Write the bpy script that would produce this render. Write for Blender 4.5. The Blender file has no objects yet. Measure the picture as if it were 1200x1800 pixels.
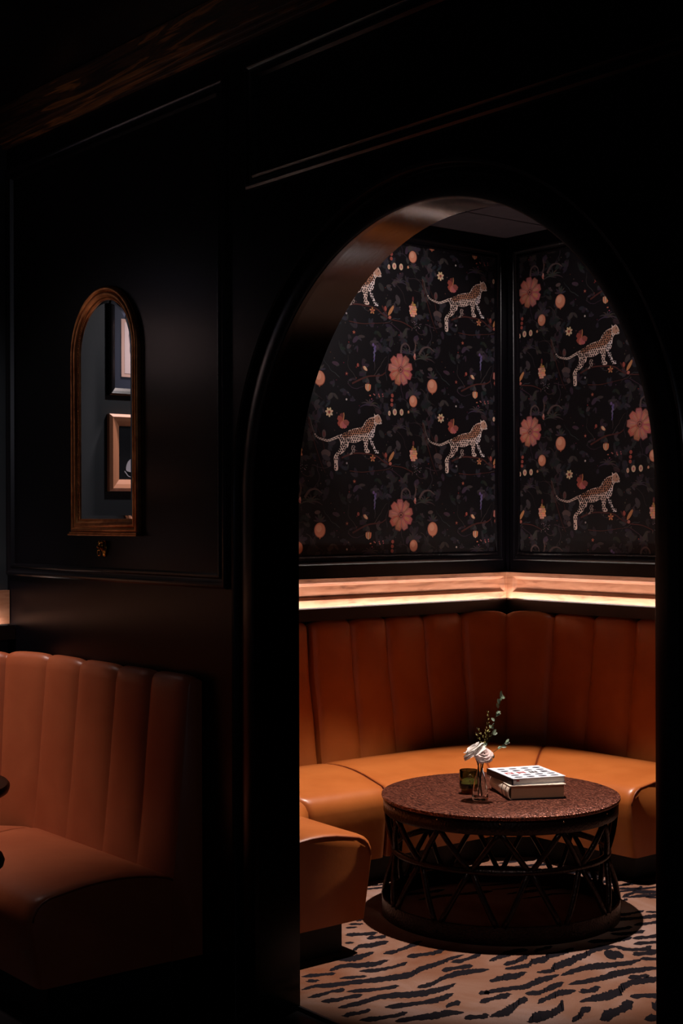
import bpy, bmesh, math, random
from mathutils import Vector, Matrix
from mathutils.geometry import tessellate_polygon
PI = math.pi
sc = bpy.context.scene
COL = sc.collection

# ------------------------------------------------------------------ camera
cam_d = bpy.data.cameras.new('camera')
cam = bpy.data.objects.new('camera', cam_d)
COL.objects.link(cam)
sc.camera = cam
cam_d.sensor_fit = 'VERTICAL'
cam_d.sensor_height = 36.0
cam_d.sensor_width = 24.0
cam_d.lens = 2527.0 / 1800.0 * 36.0
cam_d.shift_y = 12.7 / 1800.0
cam_d.clip_start = 0.02
YAW, PIT, ROL = -0.8946, -0.001, -0.00282
fwd = Vector((math.sin(YAW) * math.cos(PIT), math.cos(YAW) * math.cos(PIT), math.sin(PIT)))
r0 = Vector((math.cos(YAW), -math.sin(YAW), 0.0))
u0 = r0.cross(fwd)
rgt = r0 * math.cos(ROL) + u0 * math.sin(ROL)
upv = -r0 * math.sin(ROL) + u0 * math.cos(ROL)
M = Matrix((rgt, upv, -fwd)).transposed().to_4x4()
M.translation = Vector((0, 0, 1.5))
cam.matrix_world = M

# ------------------------------------------------------------------ world, exposure
sc.view_settings.view_transform = 'Standard'
sc.view_settings.look = 'None'
sc.view_settings.exposure = 0.0
sc.view_settings.gamma = 1.0
sc.view_settings.use_curve_mapping = False
wd = bpy.data.worlds.new('dim_room')
sc.world = wd
wd.use_nodes = True
wd.node_tree.nodes['Background'].inputs[0].default_value = (0.55, 0.45, 0.6, 1)
wd.node_tree.nodes['Background'].inputs[1].default_value = 0.010

# ------------------------------------------------------------------ lamps of the place, plus an added beam fill
def spot(name, loc, target, watts, color, angle, blend, radius):
    d = bpy.data.lights.new(name, 'SPOT')
    d.energy = watts; d.color = color; d.spot_size = math.radians(angle)
    d.spot_blend = blend; d.shadow_soft_size = radius
    o = bpy.data.objects.new(name, d); COL.objects.link(o)
    o.location = loc
    v = Vector(target) - Vector(loc)
    o.rotation_euler = v.to_track_quat('-Z', 'Y').to_euler()
    return o
PINK = (1.0, 0.87, 0.80)
spot('downlight_over_coffee_table', (-3.94, 3.94, 2.90), (-3.94, 3.94, 0), 430, PINK, 54, 0.42, 0.018)
spot('downlight_inside_arch', (-2.6, 3.0, 2.90), (-3.75, 3.86, 0.45), 45, PINK, 21, 0.6, 0.10)
spot('wall_washer_west', (-3.95, 4.1, 2.90), (-5.19, 4.55, 2.25), 46, (1.0, 0.88, 0.88), 56, 0.6, 0.03)
spot('wall_washer_north', (-3.75, 3.95, 2.90), (-4.5, 5.24, 2.2), 36, (1.0, 0.88, 0.88), 56, 0.6, 0.03)
spot('downlight_over_booth', (-5.02, 1.62, 2.98), (-5.05, 1.95, 0.4), 150, (1.0, 0.82, 0.77), 54, 1.0, 0.05)
spot('picture_light_booth', (-4.3, 1.5, 2.98), (-5.19, 1.75, 1.8), 30, (1.0, 0.9, 0.88), 70, 0.8, 0.05)
spot('beam_fill_light', (-4.6, 1.1, 2.2), (-4.3, 2.45, 3.02), 5, (1.0, 0.86, 0.78), 75, 1.0, 0.05)  # added fill that brightens the beam; no fixture stands here
spot('lounge_lamp_behind', (1.2, -0.6, 2.4), (-2.6, 2.5, 1.9), 11, (0.85, 0.85, 1.0), 120, 1.0, 0.10)
sc.cycles.diffuse_bounces = 1

# ------------------------------------------------------------------ materials
def srgb(c):
    return tuple(((x / 255.0) / 12.92 if x / 255.0 <= 0.04045 else (((x / 255.0) + 0.055) / 1.055) ** 2.4) for x in c) + (1.0,)
def mat(name, rgb, rough=0.5, metal=0.0, spec=0.5, coat=0.0):
    m = bpy.data.materials.new(name); m.use_nodes = True
    b = m.node_tree.nodes['Principled BSDF']
    b.inputs['Base Color'].default_value = srgb(rgb)
    b.inputs['Roughness'].default_value = rough
    b.inputs['Metallic'].default_value = metal
    b.inputs['Specular IOR Level'].default_value = spec
    b.inputs['Coat Weight'].default_value = coat
    return m
def N(m, t): return m.node_tree.nodes.new(t)
def L(m, a, b): m.node_tree.links.new(a, b)
def noise_setup(m, scale=(1, 1, 1), nscale=5.0, detail=4.0, distortion=0.0, rot=(0, 0, 0)):
    tc = N(m, 'ShaderNodeTexCoord'); mp = N(m, 'ShaderNodeMapping'); nz = N(m, 'ShaderNodeTexNoise')
    mp.inputs['Scale'].default_value = scale; mp.inputs['Rotation'].default_value = rot
    nz.inputs['Scale'].default_value = nscale; nz.inputs['Detail'].default_value = detail
    nz.inputs['Distortion'].default_value = distortion
    L(m, tc.outputs['Object'], mp.inputs['Vector']); L(m, mp.outputs[0], nz.inputs['Vector'])
    return nz
def ramp(m, src, stops):
    r = N(m, 'ShaderNodeValToRGB'); e = r.color_ramp.elements
    while len(e) < len(stops): e.new(0.5)
    for i, (p, c) in enumerate(stops):
        e[i].position = p; e[i].color = srgb(c)
    L(m, src, r.inputs[0]); return r
def bump(m, src, strength, dist):
    b = N(m, 'ShaderNodeBump'); b.inputs['Strength'].default_value = strength; b.inputs['Distance'].default_value = dist
    L(m, src, b.inputs['Height']); L(m, b.outputs[0], m.node_tree.nodes['Principled BSDF'].inputs['Normal']); return b
def bsdf(m): return m.node_tree.nodes['Principled BSDF']

paint = mat('black_satin_paint', (10, 8, 12), 0.28, 0, 0.2)
nz = noise_setup(paint, (1, 1, 1), 3, 3); bump(paint, noise_setup(paint, (1, 1, 1), 60, 2).outputs[0], 0.05, 0.002)
L(paint, ramp(paint, nz.outputs[0], [(0.3, (9, 7, 11)), (0.7, (12, 9, 14))]).outputs[0], bsdf(paint).inputs['Base Color'])
paint_gray = mat('slate_paint', (50, 56, 62), 0.55)
nz = noise_setup(paint_gray, (1, 1, 1), 4, 3)
L(paint_gray, ramp(paint_gray, nz.outputs[0], [(0.3, (47, 53, 58)), (0.7, (54, 60, 65))]).outputs[0], bsdf(paint_gray).inputs['Base Color'])
reveal = mat('black_gloss_reveal_paint', (10, 7, 10), 0.15, 0, 0.65)
bump(reveal, noise_setup(reveal, (3, 120, 3), 6, 2).outputs[0], 0.12, 0.001)
trimp = mat('black_gloss_trim_paint', (12, 9, 13), 0.25)
ceil_m = mat('charcoal_ceiling_board', (58, 50, 58), 0.8)
nz = noise_setup(ceil_m, (1, 1, 1), 20, 3)
L(ceil_m, ramp(ceil_m, nz.outputs[0], [(0.3, (54, 47, 54)), (0.7, (62, 54, 62))]).outputs[0], bsdf(ceil_m).inputs['Base Color'])

def leather(name, a, b, rough):
    m = mat(name, a, rough)
    n1 = noise_setup(m, (1, 1, 1), 5, 5, 0.4)
    L(m, ramp(m, n1.outputs[0], [(0.3, a), (0.72, b)]).outputs[0], bsdf(m).inputs['Base Color'])
    n2 = noise_setup(m, (1, 1, 1), 330, 3); n3 = noise_setup(m, (1, 1, 1), 14, 4)
    ad = N(m, 'ShaderNodeMath'); ad.operation = 'MULTIPLY_ADD'; ad.inputs[1].default_value = 5.0
    L(m, n3.outputs[0], ad.inputs[0]); L(m, n2.outputs[0], ad.inputs[2])
    bump(m, ad.outputs[0], 0.16, 0.0012)
    return m
leath = leather('tan_leather', (170, 90, 38), (188, 106, 50), 0.36)
leath_booth = leather('tan_leather_pink_light', (170, 88, 54), (186, 102, 64), 0.38)  # same tan leather, the booth's pinker light mixed into its colour
pipe_m = mat('leather_piping', (128, 58, 24), 0.42)
bump(pipe_m, noise_setup(pipe_m, (1, 1, 1), 300, 2).outputs[0], 0.1, 0.001)
kick = mat('black_toe_kick', (10, 8, 9), 0.6)

def wood(name, stops, scale, rough, axis_scale, coat=0.0):
    m = mat(name, stops[0][1], rough, coat=coat)
    nz = noise_setup(m, axis_scale, scale, 6, 1.6)
    L(m, ramp(m, nz.outputs[0], stops).outputs[0], bsdf(m).inputs['Base Color'])
    bump(m, nz.outputs[0], 0.15, 0.002)
    return m
wood_band = wood('golden_alder_wood', [(0.25, (112, 66, 44)), (0.42, (162, 106, 76)), (0.7, (182, 128, 98))], 3.0, 0.5, (1.4, 1.4, 9))
wood_beam = wood('dark_stained_pine', [(0.38, (30, 15, 10)), (0.48, (66, 36, 20)), (0.53, (34, 18, 12)), (0.60, (130, 78, 38)), (0.68, (50, 27, 16))], 2.0, 0.5, (0.7, 3.0, 11))
ledge_m = mat('dark_walnut_ledge', (30, 17, 13), 0.4)

led = bpy.data.materials.new('led_strip'); led.use_nodes = True
for n_ in list(led.node_tree.nodes):
    if n_.type == 'BSDF_PRINCIPLED': led.node_tree.nodes.remove(n_)
em = N(led, 'ShaderNodeEmission'); em.inputs[0].default_value = (1.0, 0.84, 0.77, 1); em.inputs[1].default_value = 38.0
L(led, em.outputs[0], led.node_tree.nodes['Material Output'].inputs[0])

led_b = led.copy(); led_b.name = 'led_strip_dimmed'
for n_ in led_b.node_tree.nodes:
    if n_.type == 'EMISSION': n_.inputs[1].default_value = 13.0

brass = mat('antique_bronze_leaf', (150, 88, 44), 0.42, 1.0)
nz = noise_setup(brass, (1, 1, 1), 30, 4)
L(brass, ramp(brass, nz.outputs[0], [(0.3, (150, 92, 54)), (0.7, (206, 144, 92))]).outputs[0], bsdf(brass).inputs['Base Color'])
gold = mat('old_gold', (190, 140, 60), 0.25, 1.0)
mirror_m = mat('mirror_silver', (235, 235, 238), 0.015, 1.0)

hammered = mat('hammered_copper_top', (108, 60, 44), 0.33, 0.55)
tc = N(hammered, 'ShaderNodeTexCoord'); mp = N(hammered, 'ShaderNodeMapping'); vo = N(hammered, 'ShaderNodeTexVoronoi')
mp.inputs['Rotation'].default_value = (0, 0, math.radians(-38)); mp.inputs['Scale'].default_value = (70, 190, 120)
vo.inputs['Scale'].default_value = 1.0; vo.inputs['Randomness'].default_value = 0.65
L(hammered, tc.outputs['Object'], mp.inputs[0]); L(hammered, mp.outputs[0], vo.inputs['Vector'])
L(hammered, ramp(hammered, vo.outputs['Distance'], [(0.05, (196, 124, 96)), (0.45, (120, 66, 50)), (0.8, (44, 22, 18))]).outputs[0], bsdf(hammered).inputs['Base Color'])  # glints on the hammer marks and darks between them are put into the colour
bump(hammered, vo.outputs['Distance'], 1.0, 0.004).invert = True
iron = mat('dark_bronze_metal', (36, 19, 14), 0.36, 0.6)
vo2 = N(iron, 'ShaderNodeTexVoronoi'); vo2.inputs['Scale'].default_value = 110
tc = N(iron, 'ShaderNodeTexCoord'); L(iron, tc.outputs['Object'], vo2.inputs['Vector'])
bump(iron, vo2.outputs['Distance'], 0.4, 0.003)
rivet_m = mat('polished_rivet', (190, 150, 120), 0.2, 1.0)

carpet_m = mat('tan_cut_pile', (160, 120, 96), 0.95, 0, 0.1)
n1 = noise_setup(carpet_m, (1, 1, 1), 2.3, 5, 0.8)
L(carpet_m, ramp(carpet_m, n1.outputs[0], [(0.32, (158, 128, 117)), (0.5, (140, 102, 84)), (0.68, (120, 72, 48))]).outputs[0], bsdf(carpet_m).inputs['Base Color'])
bump(carpet_m, noise_setup(carpet_m, (1, 1, 1), 420, 2).outputs[0], 0.7, 0.004)
stripe_m = mat('navy_black_pile', (24, 19, 24), 0.95, 0, 0.1)
bump(stripe_m, noise_setup(stripe_m, (1, 1, 1), 420, 2).outputs[0], 0.7, 0.004)
floor_m = wood('ebonised_floorboards', [(0.3, (16, 12, 14)), (0.7, (26, 20, 22))], 3.0, 0.35, (2, 14, 2))

# printed paper: one material, ink colour stored per face
paper_m = mat('printed_wallpaper', (20, 17, 22), 0.5, 0, 0.35)
at = N(paper_m, 'ShaderNodeVertexColor'); at.layer_name = 'ink'
L(paper_m, at.outputs[0], bsdf(paper_m).inputs['Base Color'])

# ------------------------------------------------------------------ object helpers
def link_mesh(name, bm, m, parent=None, smooth=False, angle=None):
    bmesh.ops.recalc_face_normals(bm, faces=bm.faces[:])
    me = bpy.data.meshes.new(name); bm.to_mesh(me); bm.free()
    for mm in (m if isinstance(m, (list, tuple)) else [m]): me.materials.append(mm)
    if smooth:
        for p in me.polygons: p.use_smooth = True
        if angle: me.set_sharp_from_angle(angle=math.radians(angle))
    o = bpy.data.objects.new(name, me); COL.objects.link(o)
    if parent: o.parent = parent
    return o
def tag(o, label, cat, group=None, kind=None):
    o['label'] = label; o['category'] = cat
    if group: o['group'] = group
    if kind: o['kind'] = kind
    return o
def thing(name, label, cat, loc=(0, 0, 0), rz=0.0, group=None):
    o = bpy.data.objects.new(name, None); COL.objects.link(o)
    o.location = loc; o.rotation_euler = (0, 0, rz); o.empty_display_size = 0.05
    return tag(o, label, cat, group)
def struct(name, bm, m, smooth=False, angle=None):
    o = link_mesh(name, bm, m, None, smooth, angle); o['kind'] = 'structure'; return o
def box(bm, x0, y0, z0, x1, y1, z1, bev=0.0, mi=0):
    vs = [bm.verts.new(p) for p in ((x0,y0,z0),(x1,y0,z0),(x1,y1,z0),(x0,y1,z0),(x0,y0,z1),(x1,y0,z1),(x1,y1,z1),(x0,y1,z1))]
    fs = [bm.faces.new([vs[i] for i in q]) for q in ((0,3,2,1),(4,5,6,7),(0,1,5,4),(1,2,6,5),(2,3,7,6),(3,0,4,7))]
    for f in fs: f.material_index = mi
    if bev > 0:
        es = list({e for f in fs for e in f.edges})
        bmesh.ops.bevel(bm, geom=es, offset=bev, segments=2, profile=0.6, affect='EDGES')
def lathe(bm, prof, n=48, cx=0, cy=0, z0=0, mi=0):
    rings = []
    for r, z in prof:
        if r < 1e-5: rings.append([bm.verts.new((cx, cy, z0 + z))])
        else: rings.append([bm.verts.new((cx + r*math.cos(2*PI*i/n), cy + r*math.sin(2*PI*i/n), z0 + z)) for i in range(n)])
    for a, b in zip(rings, rings[1:]):
        for i in range(n):
            j = (i + 1) % n
            if len(a) == 1 and len(b) == 1: continue
            if len(a) == 1: f = bm.faces.new((a[0], b[j], b[i]))
            elif len(b) == 1: f = bm.faces.new((a[i], a[j], b[0]))
            else: f = bm.faces.new((a[i], a[j], b[j], b[i]))
            f.material_index = mi
def tube(bm, pts, radii, n=8, cap=True, mi=0):
    pts = [Vector(p) for p in pts]
    if not isinstance(radii, (list, tuple)): radii = [radii] * len(pts)
    prev = None; rings = []
    for i, p in enumerate(pts):
        t = (pts[min(i+1, len(pts)-1)] - pts[max(i-1, 0)]).normalized()
        if prev is None:
            a = Vector((0, 0, 1)) if abs(t.z) < 0.9 else Vector((1, 0, 0))
            x = t.cross(a).normalized()
        else: x = (prev - t * prev.dot(t)).normalized()
        prev = x; y = t.cross(x)
        rings.append([bm.verts.new(p + (x*math.cos(2*PI*k/n) + y*math.sin(2*PI*k/n)) * radii[i]) for k in range(n)])
    for a, b in zip(rings, rings[1:]):
        for k in range(n):
            bm.faces.new((a[k], a[(k+1)%n], b[(k+1)%n], b[k])).material_index = mi
    if cap:
        bm.faces.new(rings[0][::-1]).material_index = mi; bm.faces.new(rings[-1]).material_index = mi
def catmull(pts, sub=4, closed=True):
    n = len(pts); out = []
    for i in range(n if closed else n - 1):
        g = lambda k: pts[k % n] if closed else pts[max(0, min(n-1, k))]
        p0, p1, p2, p3 = g(i-1), g(i), g(i+1), g(i+2)
        for s in range(sub):
            t = s / sub
            out.append(tuple(0.5*((2*b) + (-a+c)*t + (2*a-5*b+4*c-d)*t*t + (-a+3*b-3*c+d)*t*t*t) for a, b, c, d in zip(p0, p1, p2, p3)))
    if not closed: out.append(tuple(pts[-1]))
    return out
# walls as (u, v, w): u along the wall to the right as seen, v height, w out of the wall
def map_front(u, v, w): return (u, YF - w, v)
def map_west(u, v, w): return (XW + w, u, v)
def map_north(u, v, w): return (u, YN - w, v)
def sweep(bm, path, prof, mp, closed=True, mi=0):
    """prof: (offset to the left of the path, stand-off w)"""
    n = len(path); P = [Vector((p[0], p[1])) for p in path]; rings = []
    for i in range(n):
        a = P[i] - P[i-1] if (closed or i > 0) else P[1] - P[0]
        b = P[(i+1) % n] - P[i] if (closed or i < n-1) else P[-1] - P[-2]
        a.normalize(); b.normalize()
        na = Vector((-a.y, a.x)); nb = Vector((-b.y, b.x))
        m_ = (na + nb); m_.normalize(); k = 1.0 / max(0.3, m_.dot(na))
        rings.append([bm.verts.new(mp(*(P[i] + m_*k*o), w)) for o, w in prof])
    for i in range(n if closed else n-1):
        a, b = rings[i], rings[(i+1) % n]
        for j in range(len(prof)-1):
            bm.faces.new((a[j], a[j+1], b[j+1], b[j])).material_index = mi
    if not closed:
        for r in (rings[0], rings[-1]):
            try: bm.faces.new(r)
            except Exception: pass

# ------------------------------------------------------------------ room constants
XW = -5.19      # west wall (alcove and booth nook)
YF = 2.494      # front face of the arch wall
YB = 2.644      # its alcove side
YN = 5.24       # north wall of the alcove
ZC = 2.93       # alcove ceiling
AX0, AX1, SPR = -3.5035, -2.003, 1.562
AC = (AX0 + AX1) / 2; AR = (AX1 - AX0) / 2

# ------------------------------------------------------------------ the setting
bm = bmesh.new(); box(bm, XW-0.15, -1.5, -0.1, 1.6, YN+0.15, 0.0); struct('floor', bm, floor_m)
bm = bmesh.new(); box(bm, XW-0.15, YB, ZC, -1.0, YN+0.15, ZC+0.12); ceil_o = struct('ceiling', bm, paint)
# dark lay-in ceiling boards inset from the walls
bm = bmesh.new()
xs = [XW, -4.845, -4.235, -3.625, -3.015, -2.405, -1.795, -1.1]
ys = [YN - 0.0, 4.64, 4.03, 3.42, 2.81, YB]
for i in range(len(xs)-1):
    for j in range(len(ys)-1):
        box(bm, xs[i]+0.006, ys[j+1]+0.006, ZC-0.010, xs[i+1]-0.006, ys[j]-0.006, ZC-0.0005)
cb = link_mesh('ceiling_board', bm, ceil_m, ceil_o)
bm = bmesh.new(); box(bm, XW-0.15, -1.5, 3.087, 1.6, YF, 3.2); struct('ceiling.001', bm, paint)
# arch wall
bm = bmesh.new()
def wall_quad(bm, x0, z0, x1, z1):
    box(bm, x0, YF, z0, x1, YB, z1)
NA = 64
arc = [(AC - AR*math.cos(PI*i/NA), SPR + AR*math.sin(PI*i/NA)) for i in range(NA+1)]
TOP = 3.15
wx0, wx1 = XW - 0.15, 1.6
fr, bk = {}, {}
def vv(d, y, x, z):
    k = (round(x, 5), round(z, 5))
    if k not in d: d[k] = bm.verts.new((x, y, z))
    return d[k]
def both(pts):
    bm.faces.new([vv(fr, YF, *p) for p in pts]); bm.faces.new([vv(bk, YB, *p) for p in reversed(pts)])
both([(wx0, 0), (AX0, 0), (AX0, SPR), (AX0, TOP), (wx0, TOP)])
both([(AX1, 0), (wx1, 0), (wx1, TOP), (AX1, TOP), (AX1, SPR)])
for (xa, za), (xb, zb) in zip(arc, arc[1:]):
    both([(xa, za), (xb, zb), (xb, TOP), (xa, TOP)])
opening = [(AX0, 0)] + arc + [(AX1, 0)]
for a, b in zip(opening, opening[1:]):
    f = bm.faces.new([vv(fr, YF, *a), vv(fr, YF, *b), vv(bk, YB, *b), vv(bk, YB, *a)]); f.material_index = 1
outer = [(AX1, 0), (wx1, 0), (wx1, TOP)]
for a, b in [((wx1, 0), (wx1, TOP)), ((wx0, 0), (wx0, TOP))]:
    bm.faces.new([vv(fr, YF, *a), vv(fr, YF, *b), vv(bk, YB, *b), vv(bk, YB, *a)])
wf = struct('wall_front', bm, [paint, reveal], True, 30)
bm = bmesh.new(); box(bm, XW-0.15, YB, 0, XW, YN+0.15, ZC+0.1); struct('wall_west', bm, paint)
bm = bmesh.new(); box(bm, XW-0.15, -1.5, 0, XW, YF, 3.15); struct('wall_west.001', bm, paint_gray)
bm = bmesh.new(); box(bm, XW, YN, 0, -1.0, YN+0.15, ZC+0.1); struct('wall_north', bm, paint)
bm = bmesh.new(); box(bm, -1.1, YB, 0, -1.0, YN, ZC+0.1); struct('wall_east', bm, paint)

# casing round the arch
bm = bmesh.new()
cas = [(0.0, 0.0), (0.0, 0.017), (0.004, 0.020), (0.060, 0.020), (0.064, 0.018), (0.067, 0.008), (0.078, 0.008),
       (0.081, 0.024), (0.086, 0.032), (0.094, 0.034), (0.101, 0.028), (0.106, 0.014), (0.110, 0.010), (0.112, 0.0)]
path = [(AX0, 0.0)] + arc + [(AX1, 0.0)]
sweep(bm, path, cas, map_front, closed=False)
struct('trim_1', bm, trimp, True, 40)
# raised panel mouldings
pm = [(0.0, 0.0), (0.0, 0.010), (0.006, 0.016), (0.012, 0.017), (0.020, 0.009), (0.030, 0.007), (0.036, 0.013), (0.042, 0.013), (0.048, 0.0)]
def rect(u0, v0, u1, v1): return [(u0, v0), (u1, v0), (u1, v1), (u0, v1)]
k = 2
for (u0_, v0_, u1_, v1_, mp_) in ((-5.176, 1.281, -3.662, 2.856, map_front), (-3.552, 2.487, 1.0, 2.862, map_front),
                                (YB+0.06, 1.283, 5.203, 2.852, map_west), (-5.133, 1.283, -3.66, 2.852, map_north)):
    bm = bmesh.new(); sweep(bm, rect(u0_, v0_, u1_, v1_), pm, mp_)
    struct('trim_%d' % k, bm, trimp, True, 35); k += 1
bm = bmesh.new()   # stiles of the alcove corner stand slightly proud
box(bm, XW, YN-0.012, 1.225, XW+0.03, YN, 2.90); struct('trim_%d' % k, bm, paint); k += 1
# wood beam along the top of the wall
bm = bmesh.new(); box(bm, XW, YF-0.05, 2.962, 1.6, YF, 3.087, 0.004)
bm2 = bmesh.new()
beam = thing('ceiling_beam', 'dark stained wooden beam running along the top of the black wall', 'beam', (0, 0, 0))
link_mesh('beam_board', bm, wood_beam, beam)
box(bm2, XW, YF-0.034, 2.950, 1.6, YF, 2.962, 0.003); box(bm2, XW, YF-0.02, 2.936, 1.6, YF, 2.950, 0.003)
link_mesh('bead_strip', bm2, wood_beam, beam)

# ------------------------------------------------------------------ wallpaper
INK = dict(pale=(236, 220, 216), pale2=(222, 196, 182), back=(176, 124, 98), spot=(16, 10, 14), peach=(216, 142, 112), peach2=(230, 166, 136), peach3=(176, 100, 76),
           petal=(178, 104, 92), petal2=(198, 128, 108), petal3=(104, 54, 54), cream=(216, 186, 150), red=(152, 76, 66), ochre=(190, 130, 86), leaf=(46, 42, 47), leaf2=(62, 55, 59), leaf3=(34, 37, 38),
           branch=(76, 42, 38), mauve=(96, 92, 128), rose=(210, 150, 140), taupe=(88, 72, 70))
def ell(cx, cy, rx, ry, a=0.0, n=14):
    ca, sa = math.cos(a), math.sin(a)
    return [(cx + rx*math.cos(t)*ca - ry*math.sin(t)*sa, cy + rx*math.cos(t)*sa + ry*math.sin(t)*ca) for t in (2*PI*i/n for i in range(n))]
def petal(cx, cy, l, w, a, tip=0.9, n=6):
    pts = []
    for i in range(n+1):
        t = i/n; pts.append((l*t, w*math.sin(PI*min(1, t**0.8*tip))**0.8))
    for i in range(n, -1, -1):
        t = i/n; pts.append((l*t, -w*math.sin(PI*min(1, t**0.8*tip))**0.8))
    ca, sa = math.cos(a), math.sin(a)
    return [(cx + x*ca - y*sa, cy + x*sa + y*ca) for x, y in pts]
def stroke(pts, w0, w1):
    n = len(pts); lft, rt = [], []
    for i, (x, y) in enumerate(pts):
        a = pts[max(0, i-1)]; b = pts[min(n-1, i+1)]; dx, dy = b[0]-a[0], b[1]-a[1]; q = math.hypot(dx, dy) or 1
        w = w0 + (w1-w0)*i/(n-1); lft.append((x-dy/q*w, y+dx/q*w)); rt.append((x+dy/q*w, y-dx/q*w))
    return lft + rt[::-1]
def inside(p, poly):
    x, y = p; c = False; j = len(poly)-1
    for i in range(len(poly)):
        if (poly[i][1] > y) != (poly[j][1] > y) and x < (poly[j][0]-poly[i][0])*(y-poly[i][1])/(poly[j][1]-poly[i][1])+poly[i][0]: c = not c
        j = i
    return c
BODY = [(-207,-89),(-171,-74),(-135,-59),(-91,-49),(-65,-43),(-55,-27),(-35,-7),(-10,3),(6,7),(6,21),(15,13),(28,19),(39,12),(49,-4),(54,-18),(49,-27),(39,-28),(28,-27),(18,-34),(12,-46),(10,-62),(1,-87),(-15,-102),(-29,-104),(-33,-123),(-37,-135),(-33,-147),(-23,-153),(-25,-163),(-44,-165),(-55,-154),(-56,-136),(-60,-114),(-66,-105),(-76,-108),(-100,-118),(-124,-120),(-148,-119),(-151,-135),(-166,-154),(-187,-170),(-205,-180),(-212,-195),(-214,-217),(-212,-238),(-215,-249),(-224,-252),(-233,-248),(-235,-233),(-235,-211),(-237,-190),(-227,-174),(-211,-159),(-200,-140),(-197,-124),(-203,-109),(-210,-99)]
FORE = [(-17,-105),(-1,-111),(9,-134),(18,-149),(35,-154),(34,-164),(13,-166),(5,-153),(-6,-134),(-17,-119)]
HIND = [(-128,-132),(-112,-134),(-109,-151),(-116,-165),(-136,-176),(-143,-174),(-128,-159),(-134,-149)]
TAIL = [(-207,-93),(-234,-103),(-269,-114),(-300,-110),(-327,-103),(-344,-90),(-361,-60),(-373,-24),(-382,-8)]
def mix(a, b, t): return tuple(a[i]*(1-t)+b[i]*t for i in range(3))
def jit(c, r, s=10): return tuple(max(0, min(255, x + r.uniform(-s, s))) for x in c)
TU = TV = 0.6955
def make_tile():
    R_ = random.Random(11); T = []   # (layer, colour, polygon in mm)
    I = INK
    # background foliage
    for _ in range(150):
        cx, cy = R_.uniform(-620, 75), R_.uniform(-350, 345)
        if -330 < cx < 60 and -200 < cy < 40 and R_.random() < 0.8: continue
        a0 = R_.uniform(0, 2*PI); n = R_.choice((1, 2, 3, 4, 5)); c = R_.choice((I['leaf'], I['leaf2'], I['leaf3'], I['leaf']))
        for q in range(n):
            l = R_.uniform(16, 46); T.append((1, jit(c, R_, 6), petal(cx, cy, l, l*R_.uniform(.16, .3), a0 + q*R_.uniform(.5, .8))))
    for _ in range(26):
        cx, cy = R_.uniform(-620, 75), R_.uniform(-350, 345); a = R_.uniform(0, 2*PI); pts = [(cx, cy)]
        for q in range(8):
            a += R_.uniform(-.5, .5); pts.append((pts[-1][0]+16*math.cos(a), pts[-1][1]+16*math.sin(a)))
        T.append((1, jit(I['leaf2'], R_, 8), stroke(pts, 1.8, .8)))
    for _ in range(70):
        T.append((2, jit(R_.choice((I['taupe'], I['petal3'], I['leaf2'])), R_, 14), ell(R_.uniform(-620, 75), R_.uniform(-350, 345), R_.uniform(2, 4), R_.uniform(2, 4), 0, 7)))
    # arching leaf fans
    for cx, cy, s in ((-486, 320, 1.0), (-370, 300, 1.2), (-20, 60, 1.1), (-530, -40, .9), (-440, 40, .8)):
        for q in range(7):
            a = PI*(0.08 + 0.84*q/6); pts = [(cx, cy)]
            for j in range(1, 7):
                t = j/6; pts.append((cx + math.cos(a)*58*s*t, cy + math.sin(a)*52*s*t - 26*s*t*t))
            T.append((2, jit(I['leaf2'], R_, 8), stroke(pts, 5.0*s, 1.2)))
    # branches
    for pts, w in (([(-191,-192),(-128,-171),(-67,-168),(16,-177),(68,-206),(112,-221),(185,-229),(249,-252)], 4.2),
                   ([(-144,-251),(-67,-256),(-6,-250),(53,-244),(105,-238)], 2), ([(-127,156),(-35,193),(47,203),(80,222)], 4.5),
                   ([(-383,-9),(-371,-64),(-318,-203),(-286,-263)], 2.2), ([(-280,-215),(-300,-120),(-330,-60)], 1.6)):
        T.append((3, I['branch'], stroke(catmull(pts, 5, False), w, w*.5)))
    # big flower
    fx, fy = -524, 239
    for q in range(9):
        a = 2*PI*q/9 + .25
        T.append((4, jit(I['petal3'], R_, 6), petal(fx, fy, 78, 25, a, .82)))
        T.append((5, jit(I['petal'], R_, 14), petal(fx+6*math.cos(a), fy+6*math.sin(a), 68, 21, a, .80)))
        for d in (-.16, 0, .16): T.append((6, jit(I['petal2'], R_, 12), petal(fx+22*math.cos(a+d), fy+22*math.sin(a+d), 40, 4.0, a+d*.8)))
    T.append((7, I['petal3'], ell(fx, fy, 15, 15)))
    for q in range(12): T.append((8, I['petal2'], ell(fx+9*math.cos(q*2.4), fy+9*math.sin(q*2.4), 2.4, 2.4, 0, 6)))
    # fruit
    for cx, cy, rx, ry in ((-319, 170, 33, 35), (-443, 91, 26, 29)):
        T.append((4, I['peach3'], ell(cx, cy, rx, ry, 0, 22)))
        T.append((5, I['peach'], ell(cx-1, cy+1, rx*.90, ry*.92, 0, 20)))
        T.append((6, I['peach2'], ell(cx-rx*.2, cy+ry*.25, rx*.5, ry*.5, 0, 16)))
        T.append((3, I['leaf2'], stroke([(cx, cy+ry-4), (cx+3, cy+ry+16), (cx-4, cy+ry+42)], 2, 1.4)))
        for q in range(6):
            a = PI*(.05+.9*q/5); T.append((3, jit(I['leaf2'], R_, 8), petal(cx, cy+ry+4, 36, 5, a)))
    T.append((4, I['peach3'], [(-327, 140), (-319, 128), (-311, 140)]))
    T.append((5, I['taupe'], ell(-333, 252, 17, 9, .1, 12)))
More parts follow.
